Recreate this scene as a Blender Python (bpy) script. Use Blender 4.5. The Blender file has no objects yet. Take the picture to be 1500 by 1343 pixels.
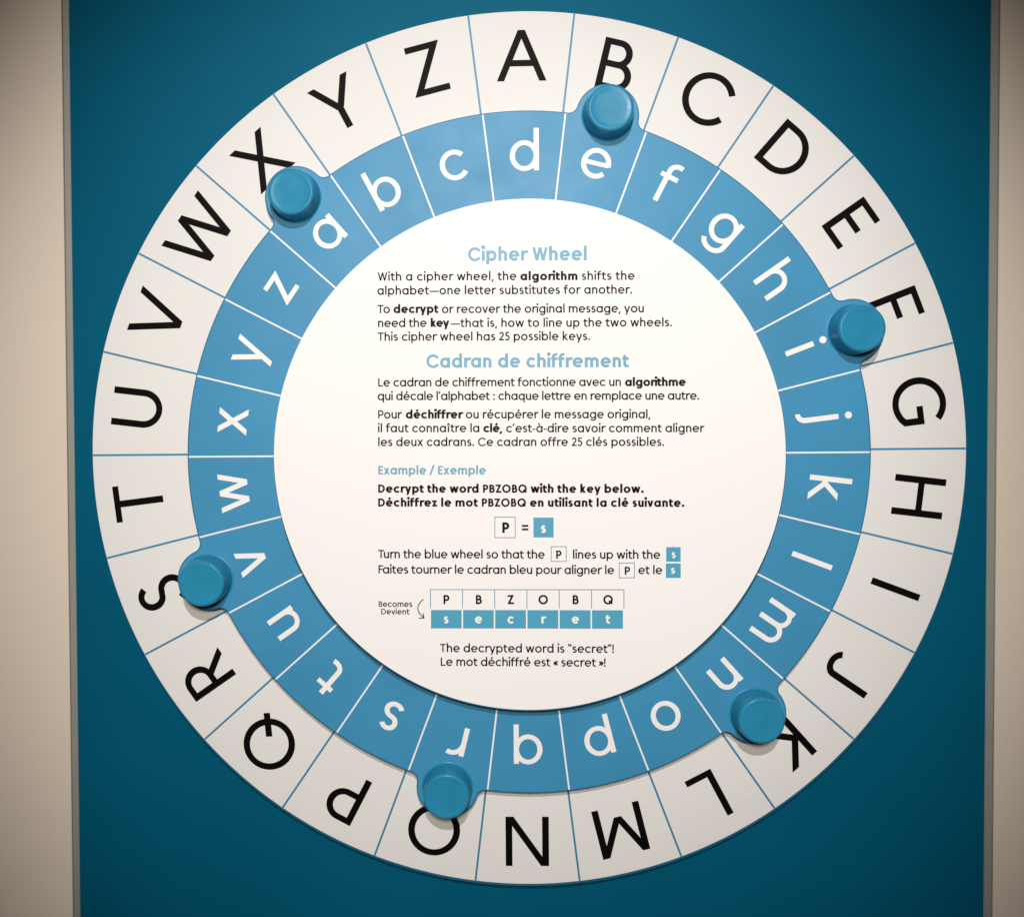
import bpy, bmesh, math
from math import sin, cos, pi, radians, hypot
from mathutils import Matrix, Vector
from mathutils.geometry import delaunay_2d_cdt

# ---------------------------------------------------------------- scene, camera, light
scene = bpy.context.scene
col = scene.collection
MM = 0.001                                   # everything below is written in millimetres
scene.view_settings.view_transform = 'Standard'
scene.view_settings.look = 'None'
scene.view_settings.exposure = 0.0
scene.view_settings.gamma = 1.0

cd = bpy.data.cameras.new('camera')
cam = bpy.data.objects.new('camera', cd); col.objects.link(cam)
cd.sensor_width = 36.0; cd.lens = 36.0
cd.shift_x = 0.0483; cd.shift_y = -0.0187
cd.clip_start = 0.05; cd.clip_end = 60
R = [[0.99964, 0.003596, 0.026623], [-0.002964, 0.999714, -0.023726], [-0.0267, 0.023639, 0.999364]]
right = Vector((R[0][0], R[0][2], -R[0][1])); down = Vector((R[1][0], R[1][2], -R[1][1])); fwd = Vector((R[2][0], R[2][2], -R[2][1]))
m = Matrix.Identity(4)
for i in range(3):
    m[i][0] = right[i]; m[i][1] = -down[i]; m[i][2] = -fwd[i]
m[0][3], m[1][3], m[2][3] = -50.58*MM, -1504.2*MM, 54.3*MM
cam.matrix_world = m
scene.camera = cam

world = bpy.data.worlds.new('World'); scene.world = world; world.use_nodes = True
bg = world.node_tree.nodes['Background']
bg.inputs[0].default_value = (1.0, 0.86, 0.70, 1); bg.inputs[1].default_value = 0.02

def spot(name, loc, aim, power, colour, radius, size, blend):
    d = bpy.data.lights.new(name, 'SPOT'); d.energy = power; d.color = colour
    d.shadow_soft_size = radius; d.spot_size = radians(size); d.spot_blend = blend
    o = bpy.data.objects.new(name, d); col.objects.link(o)
    o.location = Vector(loc)*MM
    o.rotation_euler = (Vector(aim)-Vector(loc)).to_track_quat('-Z', 'Y').to_euler()
    return o
spot('key_lamp', (-30, -2600, 1240), (-45, 0, -10), 182, (0.975, 0.99, 1.0), 0.030, 44.5, 0.82)
spot('fill_lamp', (-60, -2300, 500), (-55, 0, 30), 140, (1.0, 0.88, 0.755), 0.16, 52, 0.82)

# ---------------------------------------------------------------- materials
def material(name, colour, rough=0.5, metal=0.0, spec=0.5, mottle=0.0, mottle_scale=8.0, bump=0.0, bump_scale=400.0, speck=0.0, tint=None, speck_colour=(0.30, 0.28, 0.25), gloss=0.04):
    mt = bpy.data.materials.new(name); mt.use_nodes = True
    nt = mt.node_tree; b = nt.nodes['Principled BSDF']
    b.inputs['Base Color'].default_value = (*colour, 1); b.inputs['Roughness'].default_value = rough
    b.inputs['Metallic'].default_value = metal; b.inputs['Specular IOR Level'].default_value = spec
    if tint: b.inputs['Specular Tint'].default_value = (*tint, 1)
    tc = nt.nodes.new('ShaderNodeTexCoord')
    if mottle or speck:
        n = nt.nodes.new('ShaderNodeTexNoise'); n.inputs['Scale'].default_value = mottle_scale; n.inputs['Detail'].default_value = 6
        nt.links.new(tc.outputs['Object'], n.inputs['Vector'])
        r = nt.nodes.new('ShaderNodeMapRange'); r.inputs[1].default_value = 0.3; r.inputs[2].default_value = 0.7
        r.inputs[3].default_value = 1-mottle; r.inputs[4].default_value = 1+mottle
        nt.links.new(n.outputs['Fac'], r.inputs[0])
        h = nt.nodes.new('ShaderNodeVectorMath'); h.operation = 'SCALE'
        h.inputs[0].default_value = colour
        nt.links.new(r.outputs[0], h.inputs['Scale'])
        out = h.outputs[0]
        if speck:                              # rare small grey dirt specks
            v = nt.nodes.new('ShaderNodeTexVoronoi'); v.inputs['Scale'].default_value = 11
            nt.links.new(tc.outputs['Object'], v.inputs['Vector'])
            s = nt.nodes.new('ShaderNodeMapRange'); s.inputs[1].default_value = 0.006; s.inputs[2].default_value = 0.016
            s.inputs[3].default_value = speck; s.inputs[4].default_value = 0.0
            nt.links.new(v.outputs['Distance'], s.inputs[0])
            mx = nt.nodes.new('ShaderNodeMix'); mx.data_type = 'RGBA'
            nt.links.new(s.outputs[0], mx.inputs['Factor']); nt.links.new(out, mx.inputs[6])
            mx.inputs[7].default_value = (*speck_colour, 1)
            out = mx.outputs[2]
        nt.links.new(out, b.inputs['Base Color'])
        # slightly uneven gloss, as handled vinyl and paint have
        n2 = nt.nodes.new('ShaderNodeTexNoise'); n2.inputs['Scale'].default_value = mottle_scale*2.7; n2.inputs['Detail'].default_value = 4
        nt.links.new(tc.outputs['Object'], n2.inputs['Vector'])
        r2 = nt.nodes.new('ShaderNodeMapRange'); r2.inputs[3].default_value = rough-gloss; r2.inputs[4].default_value = rough+gloss
        nt.links.new(n2.outputs['Fac'], r2.inputs[0]); nt.links.new(r2.outputs[0], b.inputs['Roughness'])
    if bump:
        n = nt.nodes.new('ShaderNodeTexNoise'); n.inputs['Scale'].default_value = bump_scale; n.inputs['Detail'].default_value = 3
        nt.links.new(tc.outputs['Object'], n.inputs['Vector'])
        bp = nt.nodes.new('ShaderNodeBump'); bp.inputs['Strength'].default_value = bump; bp.inputs['Distance'].default_value = 0.0004
        nt.links.new(n.outputs['Fac'], bp.inputs['Height']); nt.links.new(bp.outputs[0], b.inputs['Normal'])
    return mt

M = dict(
    ring_white = material('ring_white_vinyl', (0.76, 0.755, 0.745), 0.55, spec=0.08, mottle=0.012, mottle_scale=5, bump=0.10, bump_scale=500, speck=0.5),
    disc_white = material('disc_white_vinyl', (0.875, 0.868, 0.87), 0.55, spec=0.15, mottle=0.006, mottle_scale=4, bump=0.08, bump_scale=500, speck=0.10),
    film_blue = material('wheel_blue_film', (0.044, 0.262, 0.475), 0.46, spec=0.28, mottle=0.06, mottle_scale=7, gloss=0.10, speck=0.35, speck_colour=(0.30, 0.45, 0.55), bump=0.16, bump_scale=420),
    plate_blue = material('wheel_blue_paint', (0.015, 0.165, 0.31), 0.42, spec=0.3, bump=0.05),
    knob_blue = material('knob_blue_paint', (0.022, 0.235, 0.405), 0.28, spec=0.14, mottle=0.06, mottle_scale=30, gloss=0.12, bump=0.05, bump_scale=300),
    panel_blue = material('panel_blue_paint', (0.0006, 0.092, 0.172), 0.5, spec=0.22, tint=(0.25, 0.8, 1.0), mottle=0.06, gloss=0.08, speck=0.3, speck_colour=(0.03, 0.16, 0.24), mottle_scale=3, bump=0.18, bump_scale=260),
    edge_blue = material('disc_edge_blue', (0.006, 0.110, 0.225), 0.45),
    wall = material('wall_beige_paint', (0.71, 0.615, 0.515), 0.75, mottle=0.012, mottle_scale=3, bump=0.35, bump_scale=180),
    trim = material('trim_grey_metal', (0.33, 0.34, 0.31), 0.5, metal=0.25, mottle=0.03, mottle_scale=40),
    gap = material('gap_dark', (0.012, 0.010, 0.008), 0.9),
    ink = material('black_ink', (0.003, 0.0025, 0.0025), 0.5, spec=0.06),
    ink_grey = material('bold_grey_ink', (0.006, 0.005, 0.006), 0.5, spec=0.06),
    line_blue = material('divider_blue_ink', (0.040, 0.215, 0.39), 0.5),
    print_white = material('white_ink', (0.87, 0.86, 0.855), 0.5, spec=0.2),
    title_blue = material('title_blue_ink', (0.110, 0.35, 0.53), 0.5),
    sub_blue = material('subtitle_blue_ink', (0.10, 0.33, 0.50), 0.5),
    tile_blue = material('tile_blue_ink', (0.058, 0.335, 0.52), 0.5),
    box_blue = material('box_outline_blue_ink', (0.085, 0.28, 0.42), 0.5),
)

# ---------------------------------------------------------------- helpers
def W(x, z, d):
    """disc millimetres: x right, z up, d = height above the outer ring's face (towards the viewer)"""
    return (x*MM, -d*MM, z*MM)
def tag(o, label=None, cat=None, group=None, kind=None):
    if label: o['label'] = label
    if cat: o['category'] = cat
    if group: o['group'] = group
    if kind: o['kind'] = kind
    return o
def empty(name, loc):
    o = bpy.data.objects.new(name, None); o.empty_display_size = 0.05; col.objects.link(o); o.location = loc; return o
def mesh_obj(name, verts, faces, mat, parent=None, smooth=False):
    me = bpy.data.meshes.new(name); me.from_pydata(verts, [], faces)
    bm = bmesh.new(); bm.from_mesh(me); bmesh.ops.recalc_face_normals(bm, faces=bm.faces); bm.to_mesh(me); bm.free()
    if smooth:
        me.polygons.foreach_set('use_smooth', [True]*len(me.polygons))
    me.materials.append(mat); me.update()
    o = bpy.data.objects.new(name, me); col.objects.link(o)
    if parent: o.parent = parent
    return o
def face_up(me):
    """flat sheets look towards the viewer (-Y)"""
    if me.polygons and me.polygons[0].normal.y > 0: me.flip_normals()
def sheet(name, pts2, faces, d, mat, parent, ox=0, oz=0):
    o = mesh_obj(name, [W(x+ox, z+oz, d) for x, z in pts2], faces, mat, parent)
    face_up(o.data); return o
def loft(name, rings, mat, parent, cap_first=False, cap_last=False, closed=True, smooth=False):
    n = len(rings[0]); vs = [v for r in rings for v in r]; fs = []
    for i in range(len(rings)-1):
        for j in range(n if closed else n-1):
            k = (j+1) % n
            fs.append((i*n+j, i*n+k, (i+1)*n+k, (i+1)*n+j))
    if cap_first: fs.append(tuple(range(n)))
    if cap_last: fs.append(tuple(range((len(rings)-1)*n, len(rings)*n)))
    return mesh_obj(name, vs, fs, mat, parent, smooth)
def circle(r, d, n=288, cx=0, cz=0):
    return [W(cx+r*sin(2*pi*i/n), cz+r*cos(2*pi*i/n), d) for i in range(n)]

# ---------------------------------------------------------------- lettering: a geometric one-weight alphabet drawn as strokes
# one unit is a hundredth of the capital height; w is the stroke width
class Glyph:
    def __init__(s, w): s.w = w; s.h = w/2; s.hy = w*0.46; s.polys = []
    def add(s, p):
        a = sum(p[i][0]*p[(i+1) % len(p)][1]-p[(i+1) % len(p)][0]*p[i][1] for i in range(len(p)))
        if abs(a) > 1e-4: s.polys.append(p if a > 0 else p[::-1])
    def rect(s, x0, y0, x1, y1): s.add([(x0, y0), (x1, y0), (x1, y1), (x0, y1)])
    def path(s, pts, closed=False):
        P = [pts[0]]
        for p in pts[1:]:
            if hypot(p[0]-P[-1][0], p[1]-P[-1][1]) > 1e-3: P.append(p)
        if closed and hypot(P[0][0]-P[-1][0], P[0][1]-P[-1][1]) < 1e-3: P.pop()
        n = len(P); c = s.hy/s.h
        def nrm(a, b):
            dx, dy = b[0]-a[0], b[1]-a[1]; l = hypot(dx, dy); return (-dy/l, dx/l)
        segs = [nrm(P[i], P[(i+1) % n]) for i in range(n if closed else n-1)]
        off = []
        for i in range(n):
            if closed: a, b = segs[i-1], segs[i]
            elif i == 0: a = b = segs[0]
            elif i == n-1: a = b = segs[-1]
            else: a, b = segs[i-1], segs[i]
            mx, my = a[0]+b[0], a[1]+b[1]; l = hypot(mx, my) or 1; mx /= l; my /= l
            k = 1/max(0.35, mx*a[0]+my*a[1])
            off.append((mx*k*s.h, my*k*s.h*c))
        L = [(P[i][0]+off[i][0], P[i][1]+off[i][1]) for i in range(n)]
        Q = [(P[i][0]-off[i][0], P[i][1]-off[i][1]) for i in range(n)]
        for i in range(n if closed else n-1):
            j = (i+1) % n; s.add([Q[i], Q[j], L[j], L[i]])
    def arc(s, cx, cy, rx, ry, a0, a1):
        n = max(4, int(abs(a1-a0)/7.5))
        return [(cx+rx*cos(radians(a0+(a1-a0)*i/n)), cy+ry*sin(radians(a0+(a1-a0)*i/n))) for i in range(n+1)]
    def ring(s, cx, cy, RX, RY):
        s.path(s.arc(cx, cy, RX-s.h, RY-s.hy, 0, 360), True)
    def para(s, x0, y0, x1, y1, left0=None, right0=None):
        """diagonal stroke with level ends; x0, x1 are the middle of each end"""
        t = s.t(x1-x0, y1-y0)/2
        s.add([(x0-t, y0), (x0+t, y0), (x1+t, y1), (x1-t, y1)])
    def t(s, dx, dy): return s.w*hypot(dx, dy)/abs(dy)*0.97
    def dot(s, x, y, r=None):
        r = r or s.w*0.68
        s.add([(x+r*cos(2*pi*i/18), y+r*sin(2*pi*i/18)) for i in range(18)])
def sshape(g, Wd, H):
    h, hy = g.h, g.hy; o = 1.3
    top, bot = H+o-hy, -o+hy; mid = (top+bot)/2+H*0.015
    ry1, ry2 = (top-mid)/2, (mid-bot)/2
    f = 0.90
    rx1, rx2 = Wd*0.455-h, Wd/2-h
    cx1, cx2 = Wd*0.5+0.2, Wd*0.5
    c1y, c2y = top-ry1*1.0, bot+ry2*1.0
    up = g.arc(cx1, c1y, rx1, ry1, 28, 245); lo = g.arc(cx2, c2y, rx2, ry2, 65, -152)
    g.path(up+lo)
XH, ASC, DSC = 72.0, 103.0, -26.0
def bowl(g, cx=36.5): g.ring(cx, 36, 36.5 if cx == 36.5 else 35.5, 37.3)
def arch(g, x0, x1, foot=0, y=XH+1.3, start=30):
    r = (x1-x0)/2; ry = min(r*1.02, 34)
    g.path([(x0, y-g.hy-ry)]+g.arc((x0+x1)/2, y-g.hy-ry, r, ry, 180, 0)[0:]+[(x1, foot)])
def glyph(ch, w):
    """returns width, left bearing, right bearing, polygons"""
    g = Glyph(w); h, hy = g.h, g.hy; S, O_, D, T = 9.5, 6.0, 1.5, 3.0
    def vert(x, y0, y1): g.rect(x-h, y0, x+h, y1)
    acc = {'é': ('e', 'acute'), 'à': ('a', 'grave'), 'î': ('ı', 'circ')}
    if ch in acc:
        base, a = acc[ch]; Wd, l, r, polys = glyph(base, w); g.polys = list(polys)
        c = Wd/2
        if a == 'acute': g.path([(c-5, 80), (c+10, 103)])
        if a == 'grave': g.path([(c-11, 103), (c+4, 80)])
        if a == 'circ': g.path([(c-13, 81), (c, 95), (c+13, 81)]); l += 8; r += 8
        return Wd, l, r, g.polys
    if ch == 'A':
        Wd = 98; t = g.t(49-7, 100); g.para(t/2, 0, 49, 100); g.para(Wd-t/2, 0, 49, 100); g.rect(20, 35-hy, 78, 35+hy); return Wd, D, D, g.polys
    if ch == 'B':
        vert(h, 0, 100); mid = 51
        r1 = (100-mid+hy)/2; Y1 = 100-r1; r2 = (mid+hy)/2
        g.path([(h, 100-hy), (60-r1, 100-hy)]+g.arc(60-r1, 100-r1, r1-h, r1-hy, 90, -90)+[(h, mid)])
        g.path([(h, mid), (67-r2, mid)]+g.arc(67-r2, r2, r2-h, r2-hy, 90, -90)+[(h, hy)]); return 67, S, O_-1, g.polys
    if ch == 'C':
        g.path(g.arc(52.5, 50, 52.5-h, 52.5-hy, 33, 327)); return 97, O_, T, g.polys
    if ch == 'D':
        vert(h, 0, 100); g.path([(h, 100-hy), (33, 100-hy)]+g.arc(33, 50, 50-h, 50-hy, 90, -90)+[(h, hy)]); return 83, S, O_, g.polys
    if ch == 'E':
        vert(h, 0, 100); g.rect(h, 100-2*hy, 57, 100); g.rect(h, 0, 57, 2*hy); g.rect(h, 52-hy, 51, 52+hy); return 57, S, T+1, g.polys
    if ch == 'F':
        vert(h, 0, 100); g.rect(h, 100-2*hy, 57, 100); g.rect(h, 51-hy, 50, 51+hy); return 57, S, T, g.polys
    if ch == 'G':
        rx, ry = 52.5-h, 52.5-hy; x = 52.5+40.7-h
        a = math.degrees(math.acos(min(1, (x-52.5)/rx)))
        g.path(g.arc(52.5, 50, rx, ry, 45, 360-a)+[(x, 50), (57, 50)]); return 96, O_, O_, g.polys
    if ch == 'H':
        vert(h, 0, 100); vert(79.5-h, 0, 100); g.rect(h, 52.5-hy, 79, 52.5+hy); return 79.5, S, S, g.polys
    if ch == 'I': vert(h, 0, 100); return w, S, S, g.polys
    if ch == 'J':
        x = 48-h; g.path([(x, 100), (x, 21)]+g.arc(x-21, 21, 21, 22-hy, 0, -163)); return 48, D, S, g.polys
    if ch == 'K':
        vert(h, 0, 100); t = g.t(50, 50); g.para(w*0.9, 47, 66-t/2, 100); g.para(w*0.9, 55, 70-t/2, 0); return 70, S, D, g.polys
    if ch == 'L': vert(h, 0, 100); g.rect(h, 0, 58, 2*hy); return 58, S, T, g.polys
    if ch == 'M':
        Wd = 97; vert(h, 0, 100); vert(Wd-h, 0, 100); t = g.t(Wd/2-8, 78)
        g.para(t/2, 100, Wd/2, 22); g.para(Wd-t/2, 100, Wd/2, 22); return Wd, S, S, g.polys
    if ch == 'N':
        Wd = 87; vert(h, 0, 100); vert(Wd-h, 0, 100); t = g.t(Wd-16, 100); g.para(t/2, 100, Wd-t/2, 0); return Wd, S, S, g.polys
    if ch in 'OQ':
        g.ring(52.5, 50, 52.5, 52)
        if ch == 'Q': g.path([(62.5, 38.6), (52.5+45.3, 50-44.5)])
        return 105, O_, O_, g.polys
    if ch == 'P':
        vert(h, 0, 100); r = (100-34)/2; g.path([(h, 100-hy), (66-r, 100-hy)]+g.arc(66-r, 100-r, r-h, r-hy, 90, -90)+[(h, 34+hy)]); return 66, S, T, g.polys
    if ch == 'R':
        vert(h, 0, 100); r = (100-38)/2; g.path([(h, 100-hy), (60-r, 100-hy)]+g.arc(60-r, 100-r, r-h, r-hy, 90, -90)+[(h, 38+hy)])
        t = g.t(36, 44); g.para(31, 42, 67-t/2, 0); return 67, S, D, g.polys
    if ch == 'S': sshape(g, 61, 100); return 61, T+1, T+1, g.polys
    if ch == 'T': g.rect(0, 100-2*hy, 73.5, 100); vert(36.75, 0, 100); return 73.5, D, D, g.polys
    if ch == 'U':
        Wd = 77; r = Wd/2-h; g.path([(h, 100), (h, 38)]+g.arc(Wd/2, 38, r, 39-hy, 180, 360)+[(Wd-h, 100)]); return Wd, S, S, g.polys
    if ch == 'V':
        t = g.t(41, 100); g.para(t/2, 100, 47.5, 0); g.para(95-t/2, 100, 47.5, 0); return 95, D, D, g.polys
    if ch == 'W':
        Wd = 133 if w < 14 else 116; t = g.t(30, 100); a = t/2; q = (Wd-t)/4
        g.para(a, 100, a+q, 0); g.para(a+2*q, 100, a+q, 0); g.para(a+2*q, 100, a+3*q, 0); g.para(Wd-a, 100, a+3*q, 0); return Wd, D, D, g.polys
    if ch == 'X':
        t = g.t(75, 100); g.para(4+t/2, 100, 94-t/2, 0); g.para(90-t/2, 100, t/2, 0); return 94, D, D, g.polys
    if ch == 'Y':
        t = g.t(38, 57); g.para(t/2, 100, 45, 41); g.para(90-t/2, 100, 45, 41); vert(45, 0, 47); return 90, D, D, g.polys
    if ch == 'Z':
        t = g.t(56, 100); k = (72-t)/100*2*hy; g.add([(2, 100-2*hy), (72-k, 100-2*hy), (72, 100), (2, 100)]); g.add([(0, 0), (73, 0), (73, 2*hy), (k, 2*hy)]); g.para(t/2, 0, 72-t/2, 100); return 73, T, T, g.polys
    # ---- small letters
    if ch == 'a': bowl(g, 35.3); vert(71-h, 0, XH); return 71, O_, S-1, g.polys
    if ch == 'b': bowl(g, 35.7); vert(h, 0, ASC); return 71, S-1, O_, g.polys
    if ch == 'c': g.path(g.arc(36.5, 36, 36.5-h, 37.3-hy, 40, 320)); return 66, O_, T, g.polys
    if ch == 'd': bowl(g, 35.3); vert(71-h, 0, ASC); return 71, O_, S-1, g.polys
    if ch == 'e':
        g.path(g.arc(36.5, 36, 36.5-h, 37.3-hy, -6, -6+0.001)[:1]+g.arc(36.5, 36, 36.5-h, 37.3-hy, -4, 318)); b = hy*0.92
        g.rect(h, 36-b, 73-h*0.9, 36+b); return 73, O_, T+1, g.polys
    if ch == 'f':
        x = 17; g.path([(x, 0), (x, 80)]+g.arc(x+20, 80, 20, ASC-hy-80, 180, 68)); g.rect(0, XH-2*hy, 45, XH); return 47, D, -1, g.polys
    if ch == 'g':
        bowl(g, 35.3); x = 71-h; g.path([(x, XH), (x, 0)]+g.arc(37, 0, x-37, 29-hy, 0, -158)); return 71, O_, S-1, g.polys
    if ch == 'h': vert(h, 0, ASC); arch(g, h, 60-h); return 60, S-1, S-1, g.polys
    if ch == 'i': vert(9, 0, XH); g.dot(9, 96, max(w*0.68, 8.5)); return 18, S-4, S-4, g.polys
    if ch == 'ı': vert(9, 0, XH); return 18, S-4, S-4, g.polys
    if ch == 'j':
        x = 24; g.path([(x, XH), (x, -8)]+g.arc(x-16, -8, 16, 18, 0, -95)); g.dot(x, 96, max(w*0.68, 8.5)); return 33, -10, S-4, g.polys
    if ch == 'k':
        vert(h, 0, ASC); t = g.t(32, 36); g.para(w*0.9, 32, 56-t/2, XH); g.para(w*0.9, 44, 61-t/2, 0); return 61, S-1, D, g.polys
    if ch == 'l': vert(h, 0, ASC); return w, S-1, S-1, g.polys
    if ch == 'm':
        Wd = 98; vert(h, 0, XH); arch(g, h, Wd/2); arch(g, Wd/2, Wd-h); return Wd, S-1, S-1, g.polys
    if ch == 'n': vert(h, 0, XH); arch(g, h, 59-h); return 59, S-1, S-1, g.polys
    if ch == 'o': bowl(g); return 73, O_, O_, g.polys
    if ch == 'p': bowl(g, 35.7); vert(h, DSC, XH); return 71, S-1, O_, g.polys
    if ch == 'q': bowl(g, 35.3); vert(71-h, DSC, XH); return 71, O_, S-1, g.polys
    if ch == 'r':
        vert(h, 0, XH); R1 = 27; g.path([(h, 40)]+g.arc(h+R1, XH+1.3-hy-29, R1, 29, 180, 66)); return 43, S-1, -1, g.polys
    if ch == 's': sshape(g, 50, XH); return 50, T+1, T+1, g.polys
    if ch == 't':
        x = 17; g.path([(x, 88), (x, 20)]+g.arc(x+20, 20, 20, 21-hy, 180, 292)); g.rect(0, XH-2*hy, 45, XH); return 46, D, D, g.polys
    if ch == 'u':
        Wd = 59; r = Wd/2-h; vert(Wd-h, 0, XH); g.path([(h, XH), (h, -1.3+hy+r)]+g.arc(Wd/2, -1.3+hy+r, r, r, 180, 360)); return Wd, S-1, S-1, g.polys
    if ch == 'v':
        t = g.t(25, XH); g.para(t/2, XH, 32, 0); g.para(64-t/2, XH, 32, 0); return 64, D, D, g.polys
    if ch == 'w':
        Wd = 97; t = g.t(20, XH); a = t/2; q = (Wd-t)/4
        g.para(a, XH, a+q, 0); g.para(a+2*q, XH, a+q, 0); g.para(a+2*q, XH, a+3*q, 0); g.para(Wd-a, XH, a+3*q, 0); return Wd, D, D, g.polys
    if ch == 'x':
        t = g.t(47, XH); g.para(1+t/2, XH, 65-t/2, 0); g.para(63-t/2, XH, t/2, 0); return 65, D, D, g.polys
    if ch == 'y':
        t = g.t(26, XH); s_ = (68-t)/2/XH; g.para(34+DSC*s_, DSC, 68-t/2, XH); g.para(t/2, XH, 34-2*s_, 2); return 68, D, D, g.polys
    if ch == 'z':
        t = g.t(38, XH); k = (55-t)/XH*2*hy; g.add([(1, XH-2*hy), (55-k, XH-2*hy), (55, XH), (1, XH)]); g.add([(0, 0), (56, 0), (56, 2*hy), (k, 2*hy)]); g.para(t/2, 0, 55-t/2, XH); return 56, T, T, g.polys
    # ---- figures and marks
    if ch == '2':
        A_ = g.arc(30, 71, 28-h, 30-hy, 165, -38); g.path(A_+[(h*1.5, hy)]); g.rect(1, 0, 60, 2*hy); return 60, T, T, g.polys
    if ch == '5':
        g.rect(12, 100-2*hy, 56, 100); g.path([(12+h, 100), (9+h, 52)]); g.path(g.arc(28, 32, 32-h, 33.5-hy, 128, -145)); return 60, T, T, g.polys
    if ch == '.': g.dot(w*.68, w*.62, w*.68); return w*1.36, 6, 6, g.polys
    if ch == ':': g.dot(w*.68, w*.62, w*.66); g.dot(w*.68, 60, w*.66); return w*1.36, 8, 8, g.polys
    if ch == ',': g.para(3, -20, w*0.5+5, 12); return w+4, 6, 6, g.polys
    if ch == '’': g.para(4, 74, w*0.5+6, 103); return w+5, 5, 5, g.polys
    if ch == '”': g.para(4, 74, w*0.5+6, 103); g.para(25, 74, w*0.5+27, 103); return w+26, 3, 5, g.polys
    if ch == '“': g.para(w*0.5+6, 74, 5, 103); g.para(w*0.5+28, 74, 27, 103); return w+26, 5, 3, g.polys
    if ch == '!': vert(9, 32, 100); g.dot(9, w*.62, w*.68); return 18, 6, 6, g.polys
    if ch == '—': g.rect(0, 36-hy*.9, 108, 36+hy*.9); return 108, 3, 3, g.polys
    if ch == '-': g.rect(0, 36-hy*.9, 34, 36+hy*.9); return 34, 5, 5, g.polys
    if ch == '=': g.rect(0, 24, 60, 42); g.rect(0, 58, 60, 76); return 60, 6, 6, g.polys
    if ch == '/': g.path([(0, -8), (44, 108)]); return 44, 4, 4, g.polys
    if ch == '«': [g.path([(x+20, 62), (x, 38), (x+20, 14)]) for x in (6, 28)]; return 50, 4, 4, g.polys
    if ch == '»': [g.path([(x, 62), (x+20, 38), (x, 14)]) for x in (2, 24)]; return 50, 4, 4, g.polys
    if ch == ' ': return 26, 5, 5, []
    raise ValueError(ch)

def covered(V, f, polys):
    px = sum(V[i][0] for i in f)/len(f); py = sum(V[i][1] for i in f)/len(f)
    for p in polys:
        c = False; j = len(p)-1
        for i in range(len(p)):
            if (p[i][1] > py) != (p[j][1] > py) and px < (p[j][0]-p[i][0])*(py-p[i][1])/(p[j][1]-p[i][1])+p[i][0]: c = not c
            j = i
        if c: return True
    return False
_flat = {}
def flat(ch, w):
    """the glyph as one clean triangulated sheet, strokes merged"""
    k = (ch, round(w, 2))
    if k not in _flat:
        Wd, l, r, polys = glyph(ch, w)
        if not polys: _flat[k] = (Wd, l, r, [], [])
        else:
            vs, fs = [], []
            for p in polys:
                fs.append(list(range(len(vs), len(vs)+len(p)))); vs += [Vector(q) for q in p]
            V, E, Fc, ov, oe, of = delaunay_2d_cdt(vs, [], fs, 0, 1e-4, True)
            keep = [tuple(f) for f in Fc if covered(V, f, polys)]
            _flat[k] = (Wd, l, r, [(v.x, v.y) for v in V], keep)
    return _flat[k]

def big_letter(name, ch, w, cap, rad, ang, d, mat, parent, label):
    """one letter standing on radius rad at clock angle ang (radians)"""
    Wd, l, r, V, F_ = flat(ch, w); s = cap/100
    xs = [v[0] for v in V]; mid = (min(xs)+max(xs))/2
    ca, sa = cos(ang), sin(ang); P = []
    for x, y in V:
        u, v = (x-mid)*s, y*s+rad
        P.append((u*ca+v*sa, -u*sa+v*ca))
    o = sheet(name, P, F_, d, mat, parent); o['label'] = label; return o

def text_run(name, txt, x0, x1, z, cap, wt, d, mat, parent, tilt=0.0):
    w = wt*100; G_ = [flat(c, w) for c in txt]; s = cap/100
    if len(txt) > 1:                          # the text cut of the face: broader small letters, slightly lower capitals
        def cut(c, q):
            kx, ky = (1.13 if wt > 0.22 else 1.07, 1.035) if c.islower() else ((0.97, 0.97) if c.isupper() else (1, 1))
            return (q[0]*kx, q[1]*0.8, q[2]*0.8, [(vx*kx, vy*ky) for vx, vy in q[3]], q[4])
        G_ = [cut(c, q) for c, q in zip(txt, G_)]
    n = len(txt); x = 0; xs = []
    for i, (Wd, l, r, V, F_) in enumerate(G_):
        if i: x += l
        if i and txt[i-1] in 'TF' and txt[i] in 'aouoe': x -= 11
        xs.append(x); x += Wd
        if i < n-1: x += r
    extra = ((x1-x0)/s-x)/(n-1) if n > 1 else 0
    P, F2 = [], []
    sc = s if n > 1 else s
    for i, (Wd, l, r, V, F_) in enumerate(G_):
        b = len(P); ox = xs[i]+extra*i
        if n == 1: ox = ((x1-x0)/s-Wd)/2
        for vx, vy in V: P.append((x0+(ox+vx)*s, z+vy*s))
        F2 += [tuple(k+b for k in f) for f in F_]
    mx = (x0+x1)/2
    P = [(px, pz-(px-mx)*math.tan(tilt)) for px, pz in P]
    return sheet(name, P, F2, d, mat, parent)

# ---------------------------------------------------------------- the setting: wall and the blue panel set into it
PANEL_D = -15
def box(name, x0, x1, z0, z1, d0, d1, mat, parent=None, bev=0.0):
    bm = bmesh.new(); bmesh.ops.create_cube(bm, size=1)
    for v in bm.verts:
        v.co = Vector(W((x0+x1)/2+v.co.x*(x1-x0), (z0+z1)/2+v.co.z*(z1-z0), (d0+d1)/2-v.co.y*(d1-d0)))
    if bev: bmesh.ops.bevel(bm, geom=bm.edges[:], offset=bev*MM, segments=2, affect='EDGES')
    bmesh.ops.recalc_face_normals(bm, faces=bm.faces)
    me = bpy.data.meshes.new(name); bm.to_mesh(me); bm.free(); me.materials.append(mat)
    o = bpy.data.objects.new(name, me); col.objects.link(o)
    if parent: o.parent = parent
    return o
Z0, Z1 = -1700, 1700
wall_back = box('wall', -2600, 2600, Z0, Z1, -75, -45, M['gap']); tag(wall_back, kind='structure')
wl = box('wall_left', -2600, -684.6, Z0, Z1, -44, -13.5, M['wall'], bev=0.6); tag(wl, kind='structure')
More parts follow.
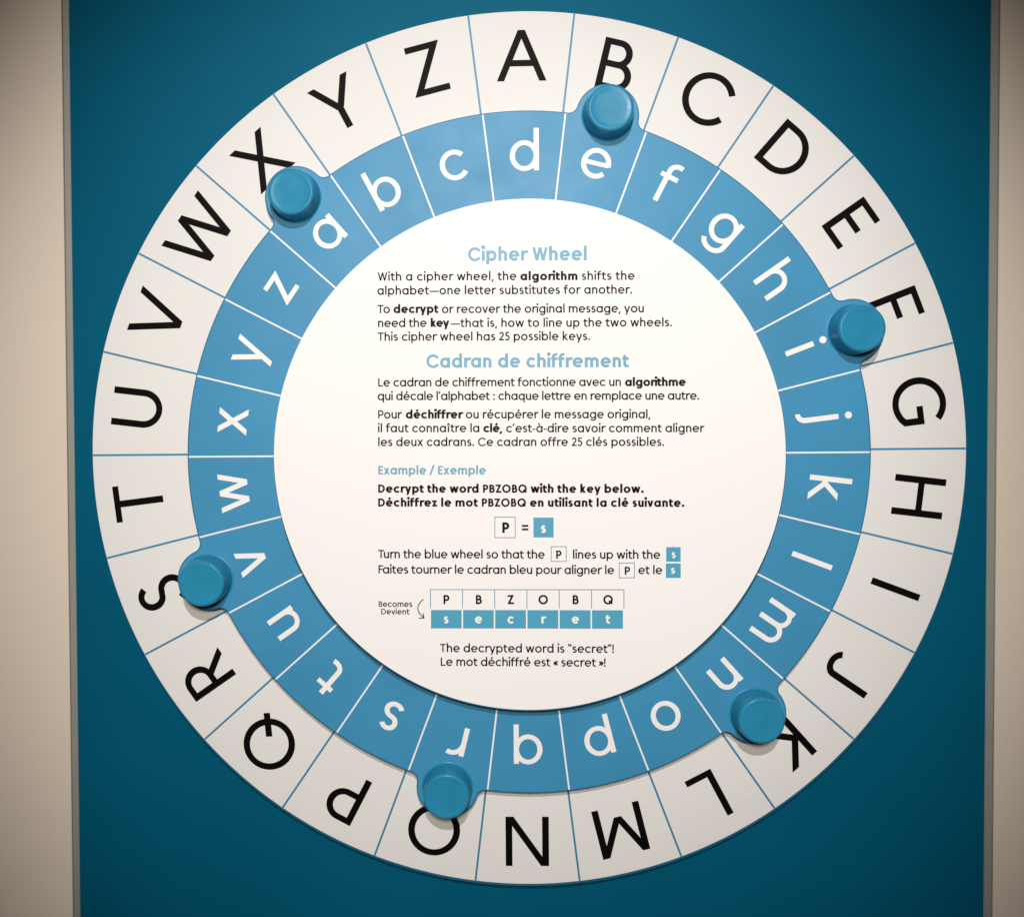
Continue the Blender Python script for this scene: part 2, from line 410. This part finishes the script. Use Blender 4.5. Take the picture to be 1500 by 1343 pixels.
wr = box('wall_right', 690.7, 2600, Z0, Z1, -44, -13.5, M['wall'], bev=0.6); tag(wr, kind='structure')

panel = empty('wall_panel', W(0, Z0, PANEL_D))
tag(panel, 'tall deep teal blue painted panel behind the letter wheel, edged by thin grey strips', 'panel')
def reparent(o, p):
    o.parent = p; o.matrix_parent_inverse = Matrix.Translation(-p.location); return o
reparent(box('panel_board', -673.2, 677.4, Z0, Z1, -43, PANEL_D, M['panel_blue']), panel)
for x0, x1 in ((-682.3, -673.2), (677.4, 688.4)):
    e = box('edge_trim', x0, x1, Z0, Z1, -43, PANEL_D+1.6, M['trim'], bev=0.7); reparent(e, panel)

# ---------------------------------------------------------------- fixed outer letter ring
A0, A1 = radians(-0.297), radians(-0.245); SEC = 2*pi/26
HB, HD = 19.0, 41.0    # how far the wheel's and the middle disc's faces stand in front of the ring's face
OB = (2.0, -3.1)       # the turning wheel's axis
OC = (4.0, -4.0)       # the middle disc's centre
outer = empty('outer_letter_ring', (0, 0, 0))
tag(outer, 'large white ring of black capital letters A to Z, flat against the blue panel', 'letter ring')
def plate(name, r, d0, d1, cx, cz, mat, parent, bev=1.0):
    rings = [circle(r, d0, 360, cx, cz), circle(r, d1-bev, 360, cx, cz)]
    for k in range(1, 5):
        a = pi/2*k/4; rings.append(circle(r-bev*(1-cos(a)), d1-bev+bev*sin(a), 360, cx, cz))
    o = loft(name, rings, mat, parent, cap_last=True)
    me = o.data
    me.polygons.foreach_set('use_smooth', [len(p.vertices) == 4 for p in me.polygons])
    return o
plate('backing_plate', 641.6, PANEL_D+0.3, -0.35, 0.3, -2.8, M['edge_blue'], outer, 1.0)
N = 360
ci = [(430*sin(2*pi*i/N), 430*cos(2*pi*i/N)) for i in range(N)]
co = [(640*sin(2*pi*i/N), 640*cos(2*pi*i/N)) for i in range(N)]
sheet('ring_face', ci+co, [(i, (i+1) % N, N+(i+1) % N, N+i) for i in range(N)], 0, M['ring_white'], outer)
def radial_line(a, r0, r1, wd, d, mat, parent, o=(0, 0)):
    ca, sa = cos(a), sin(a); P = []
    for u, v in ((-wd/2, r0), (wd/2, r0), (wd/2, r1), (-wd/2, r1)):
        P.append((o[0]+u*ca+v*sa, o[1]-u*sa+v*ca))
    return sheet('divider_line', P, [(0, 1, 2, 3)], d, mat, parent)
for k in range(26):
    ch = chr(65+k)
    radial_line((k+.5)*SEC+A0, 440, 639.6, 2.9, 0.25, M['line_blue'], outer)
    big_letter('capital_letter', ch, 13.5, 73.6, 539.6, k*SEC+A0, 0.3, M['ink'], outer, 'black capital letter '+ch)

# ---------------------------------------------------------------- turning blue wheel with six lobes and knobs
blue = empty('turning_wheel', W(OB[0], OB[1], 0))
tag(blue, 'blue turning wheel with small white letters and six round knobs, on the white ring', 'wheel')
RB, RI, RK, RL, RF = 494.8, 350.0, 500.3, 45.3, 13.0
# letter 'e' stands under B, so 'a' is three sectors before A's mark
SHIFT = -3
knob_dev = {0: 0.10, 4: 0.0, 8: 0.34, 13: 0.45, 17: -0.17, 21: -0.33}
knob_a = {k: (k+SHIFT)*SEC+A1+radians(knob_dev[k]) for k in knob_dev}
def outline(rb, rl, rf):
    """wheel rim with the six lobes, as points in order of angle"""
    pts = []
    dF = rb+rf
    cosb = (dF*dF+RK*RK-(rl+rf)**2)/(2*dF*RK); beta = math.acos(cosb)      # fillet centre direction from lobe axis
    ks = sorted(a % (2*pi) for a in knob_a.values())
    def loc(axis, u, v): return (u*cos(axis)+v*sin(axis), -u*sin(axis)+v*cos(axis))
    for i, a in enumerate(ks):
        # left fillet, lobe, right fillet (clockwise)
        Fx, Fy = -dF*sin(beta), dF*cos(beta)
        s0 = math.atan2(-Fy, -Fx)                              # towards the wheel centre
        s1 = math.atan2(RK-Fy, 0-Fx)
        while s1 < s0: s1 += 2*pi
        if s1-s0 > pi: s1 -= 2*pi
        fil = [(Fx+rf*cos(s0+(s1-s0)*t/8), Fy+rf*sin(s0+(s1-s0)*t/8)) for t in range(9)]
        l0 = math.atan2(Fy-RK, Fx); l1 = pi-l0
        if l0 < 0: l0 += 2*pi
        l1 = math.atan2(Fy-RK, -Fx)
        while l1 > l0: l1 -= 2*pi
        lob = [(rl*cos(l0+(l1-l0)*t/40), RK+rl*sin(l0+(l1-l0)*t/40)) for t in range(1, 40)]
        rig = [(-x, y) for x, y in fil[::-1]]
        for p in fil+lob+rig: pts.append(loc(a, *p))
        b = ks[(i+1) % 6] + (2*pi if i == 5 else 0)
        g0, g1 = a+beta, b-beta; n = max(4, int((g1-g0)/radians(1.0)))
        for t in range(1, n): ga = g0+(g1-g0)*t/n; pts.append((rb*sin(ga), rb*cos(ga)))
    return pts
OUT = outline(RB, RL, RF); NO = len(OUT)
def ringpts(pts, d): return [W(x+OB[0], z+OB[1], d) for x, z in pts]
def inner(r): return [(r*sin(math.atan2(x, z)), r*cos(math.atan2(x, z))) for x, z in OUT]
rings = [ringpts(inner(RI), 0.4), ringpts(OUT, 0.4), ringpts(OUT, HB-1.2)]
for k in range(1, 5):
    a = pi/2*k/4; rings.append(ringpts(outline(RB-1.2*(1-cos(a)), RL-1.2*(1-cos(a)), RF+1.2*(1-cos(a))), HB-1.2+1.2*sin(a)))
rings += [ringpts(inner(RI), HB), ringpts(inner(RI), 0.4)]
bp = loft('wheel_plate', rings, M['plate_blue'], None); 
IN2 = outline(RB-2.0, RL-2.0, RF+2.0)
ri = [(354*sin(math.atan2(x, z)), 354*cos(math.atan2(x, z))) for x, z in IN2]
P = [(x+OB[0], z+OB[1]) for x, z in ri+IN2]
wf = sheet('wheel_face', P, [(i, (i+1) % NO, NO+(i+1) % NO, NO+i) for i in range(NO)], HB+0.15, M['film_blue'], None)
reparent(bp, blue); reparent(wf, blue)
for k in range(26):
    ch = chr(97+k); a = (k+SHIFT)*SEC+A1
    o = radial_line(a+SEC/2, 358, 492.6, 2.4, HB+0.4, M['print_white'], None, OB); reparent(o, blue)
    o = big_letter('small_letter', ch, 12.7, 58.9, 408.8-(9.8 if ch == 'i' else 0), a, HB+0.45, M['print_white'], None, 'white small letter '+ch)
    o.data.transform(Matrix.Translation(Vector((OB[0]*MM, 0, OB[1]*MM)))); reparent(o, blue)
# the knob's profile: a short cove at the foot, a slightly tapered side, a rounded shoulder, a shallow dished top
prof = [(38.0, 0.2), (36.6, 0.4), (35.7, 1.2), (35.2, 2.6), (34.9, 7), (34.0, 21), (33.2, 33.0)]
cx, cz_, rr = 33.0-4.2, 38.6-4.2, 4.2
for k in range(0, 9):
    a = pi/2*k/8; prof.append((cx+rr*cos(a), cz_+rr*sin(a)))
prof += [(27.6, 38.5), (25.8, 38.2), (22, 38.0), (12, 37.9), (0.01, 37.85)]
nk = 72
vs = [((r*sin(2*pi*j/nk))*MM, -d*MM, r*cos(2*pi*j/nk)*MM) for r, d in prof for j in range(nk)]
fs = [(i*nk+j, i*nk+(j+1) % nk, (i+1)*nk+(j+1) % nk, (i+1)*nk+j) for i in range(len(prof)-1) for j in range(nk)]
knob0 = None
for k in knob_a:
    if knob0 is None:
        knob0 = o = mesh_obj('knob', vs, fs, M['knob_blue'], None, smooth=True)
    else:
        o = knob0.copy(); col.objects.link(o)
    a = knob_a[k]
    o.parent = blue; o.location = Vector(W(RK*sin(a), RK*cos(a), HB)); o.rotation_euler = (0, k*1.3, 0)

# ---------------------------------------------------------------- fixed middle disc with the instructions
disc = empty('instruction_disc', W(OC[0], OC[1], 0))
tag(disc, 'round white disc at the centre, printed with instructions in English and French', 'sign')
def D_(o): return reparent(o, disc)
D_(plate('disc_plate', 366.0, HB+1.2, HD-0.6, OC[0]+0.2, OC[1]-1.5, M['edge_blue'], None, 1.6))
ND = 360
P = [(OC[0], OC[1])]+[(OC[0]+364.9*sin(2*pi*i/ND), OC[1]+364.9*cos(2*pi*i/ND)) for i in range(ND)]
D_(sheet('disc_face', P, [(0, 1+i, 1+(i+1) % ND) for i in range(ND)], HD, M['disc_white'], None))
RUNS = [
('Cipher Wheel','T',-80.9,87.5,273.3,19.32,0.205),
('With a cipher wheel, the','K',-209.8,-12.3,246.0,12.08,0.16),
('algorithm','G',-6.6,74.5,245.4,12.08,0.23),
('shifts the','K',80.3,155.2,245.2,12.08,0.16),
('alphabet—one letter substitutes for another.','K',-210.6,151.7,226.0,12.08,0.16),
('To','K',-210.5,-192.7,200.1,12.08,0.16),
('decrypt','G',-187.6,-123.4,200.0,12.08,0.23),
('or recover the original message, you','K',-118.5,168.3,199.3,12.08,0.16),
('need the','K',-209.9,-140.3,180.2,12.08,0.16),
('key','G',-134.6,-107.9,180.0,12.08,0.23),
('—that is, how to line up the two wheels.','K',-105.9,208.0,179.3,12.08,0.16),
('This cipher wheel has 25 possible keys.','K',-210.4,92.0,160.4,12.08,0.16),
('Cadran de chiffrement','T',-140.9,147.2,121.8,19.01,0.205),
('Le cadran de chiffrement fonctionne avec un','K',-210.1,135.9,95.2,12.08,0.16),
('algorithme','G',141.7,227.7,94.5,12.08,0.23),
('qui décale l’alphabet : chaque lettre en remplace une autre.','K',-210.9,246.5,75.5,12.08,0.16),
('Pour','K',-210.4,-176.6,49.8,12.08,0.16),
('déchiffrer','G',-170.8,-89.5,49.6,12.08,0.23),
('ou récupérer le message original,','K',-84.9,177.5,49.2,12.08,0.16),
('il faut connaître la','K',-210.8,-65.6,30.1,12.08,0.16),
('clé,','G',-59.9,-32.9,29.7,12.08,0.23),
('c’est-à-dire savoir comment aligner','K',-27.3,253.6,29.2,12.08,0.16),
('les deux cadrans. Ce cadran offre 25 clés possibles.','K',-210.6,197.1,9.9,12.08,0.16),
('Example / Exemple','E',-210.6,-56.3,-30.4,12.50,0.19),
('Decrypt the word PBZOBQ with the key below.','K',-211.0,168.3,-56.8,12.08,0.23),
('Déchiffrez le mot PBZOBQ en utilisant la clé suivante.','K',-211.1,225.9,-76.8,12.08,0.23),
('=','K',-5.3,4.1,-114.3,15.11,0.2),
('Turn the blue wheel so that the','K',-211.7,27.4,-150.8,12.29,0.16),
('lines up with the','K',67.6,191.8,-151.3,12.29,0.16),
('Faites tourner le cadran bleu pour aligner le','K',-211.2,126.3,-173.0,12.29,0.16),
('et le','K',160.7,194.7,-173.3,12.29,0.16),
('Becomes','K',-211.2,-162.9,-220.7,8.34,0.165),
('Devient','K',-207.5,-166.9,-231.5,8.34,0.165),
('The decrypted word is “secret”!','K',-123.3,125.8,-286.1,12.29,0.16),
('Le mot déchiffré est « secret »!','K',-122.2,114.0,-305.9,12.29,0.16),
]
INK = {'T': 'title_blue', 'K': 'ink', 'G': 'ink_grey', 'E': 'sub_blue', 'W': 'print_white'}
TILT = radians(0.137)
for t, c, x0, x1, z, cap, wt in RUNS:
    name = 'heading' if c in 'TE' else ('equals_sign' if t == '=' else 'text_line')
    D_(text_run(name, t, x0, x1, z, cap, wt, HD+0.35, M[INK[c]], None, TILT))
def frame(name, x0, x1, z0, z1, lw, sides='lrtb', posts=()):
    P, F2 = [], []
    def q(a, b, c_, d): F2.append(tuple(range(len(P), len(P)+4))); P.extend([(a, b), (c_, b), (c_, d), (a, d)])
    if 't' in sides: q(x0, z1-lw, x1, z1)
    if 'b' in sides: q(x0, z0, x1, z0+lw)
    zt = z1-lw if 't' in sides else z1; zb = z0+lw if 'b' in sides else z0
    for x in ([x0, x1-lw] if 'l' in sides else [])+list(posts): q(x, zb, x+lw, zt)
    return D_(sheet(name, P, F2, HD+0.3, M['box_blue'], None))
def on(parent, ch, x0, x1, z, cap, wt, ink):
    o = text_run('printed_letter', ch, x0, x1, z, cap, wt, HD+0.6, M[ink], None)
    o.parent = parent; return o
# letter frames (outlined) and letter tiles (solid blue), each with its printed letter
for x0, x1, z0, z1, lx0, lx1, lz, cap, wt in ((-44.4, -14.1, -121.7, -91.1, -33.5, -22.9, -114.3, 15.14, 0.23),
        (36.1, 58.6, -155.7, -133.5, 43.1, 51.8, -151.1, 11.65, 0.2), (133.0, 155.8, -179.1, -157.0, 141.0, 149.3, -174.2, 11.55, 0.2)):
    on(frame('letter_frame', x0, x1, z0, z1, 1.1), 'P', lx0, lx1, lz, cap, wt, 'ink')
def tile(x0, x1, z0, z1): return D_(sheet('letter_tile', [(x0, z0), (x1, z0), (x1, z1), (x0, z1)], [(0, 1, 2, 3)], HD+0.3, M['tile_blue'], None))
for x0, x1, z0, z1, lx0, lx1, lz, cap, wt in ((11.3, 40.1, -120.8, -92.3, 21.2, 29.8, -114.3, 14.74, 0.24),
        (200.2, 220.7, -155.5, -134.7, 207.0, 214.2, -150.2, 11.55, 0.2), (199.8, 220.8, -178.7, -158.0, 206.3, 213.2, -172.6, 11.55, 0.2)):
    on(tile(x0, x1, z0, z1), 's', lx0, lx1, lz, cap, wt, 'print_white')
step = (140.8-(-137.2)-1.2)/6
tb = frame('table_grid', -137.2, 140.8, -222.3, -195.1, 1.2, 'lrt', [-137.2+step*i for i in range(1, 6)])
for i, (ch, x0, x1) in enumerate((('P', -118.2, -108.9), ('B', -72.2, -61.9), ('Z', -26.7, -16.2), ('O', 17.9, 32.2), ('B', 66.3, 76.6), ('Q', 110.1, 125.1))):
    on(tb, ch, x0, x1, -216.4, 13, .21, 'ink')
for i, (ch, x0, x1) in enumerate((('s', -117.9, -110.5), ('e', -72.7, -62.3), ('c', -26.6, -16.3), ('r', 22.2, 28.7), ('e', 65.8, 76.3), ('t', 113.2, 121.5))):
    on(tile(-136.0+step*i, -136.0+step*i+44.1, -251.6, -225.1), ch, x0, x1, -244.2, 13.8, .21, 'print_white')
# curved arrow from capital to small letter
g = Glyph(1.35); g.hy = g.h
g.path([(-146.7+(-16.6)*t*(1-t)*2+0.4*t, -209.6-26.4*t) for t in [i/16 for i in range(17)]])
g.path([(-153.4, -237.0), (-146.0, -236.5), (-147.2, -229.6)])
vs, fs = [], []
for p in g.polys: fs.append(list(range(len(vs), len(vs)+len(p)))); vs += [Vector(q) for q in p]
V, E_, Fc, ov, oe, of = delaunay_2d_cdt(vs, [], fs, 0, 1e-5, True)
D_(sheet('curved_arrow', [(v.x, v.y) for v in V], [tuple(f) for f in Fc if covered(V, f, g.polys)], HD+0.35, M['ink'], None))
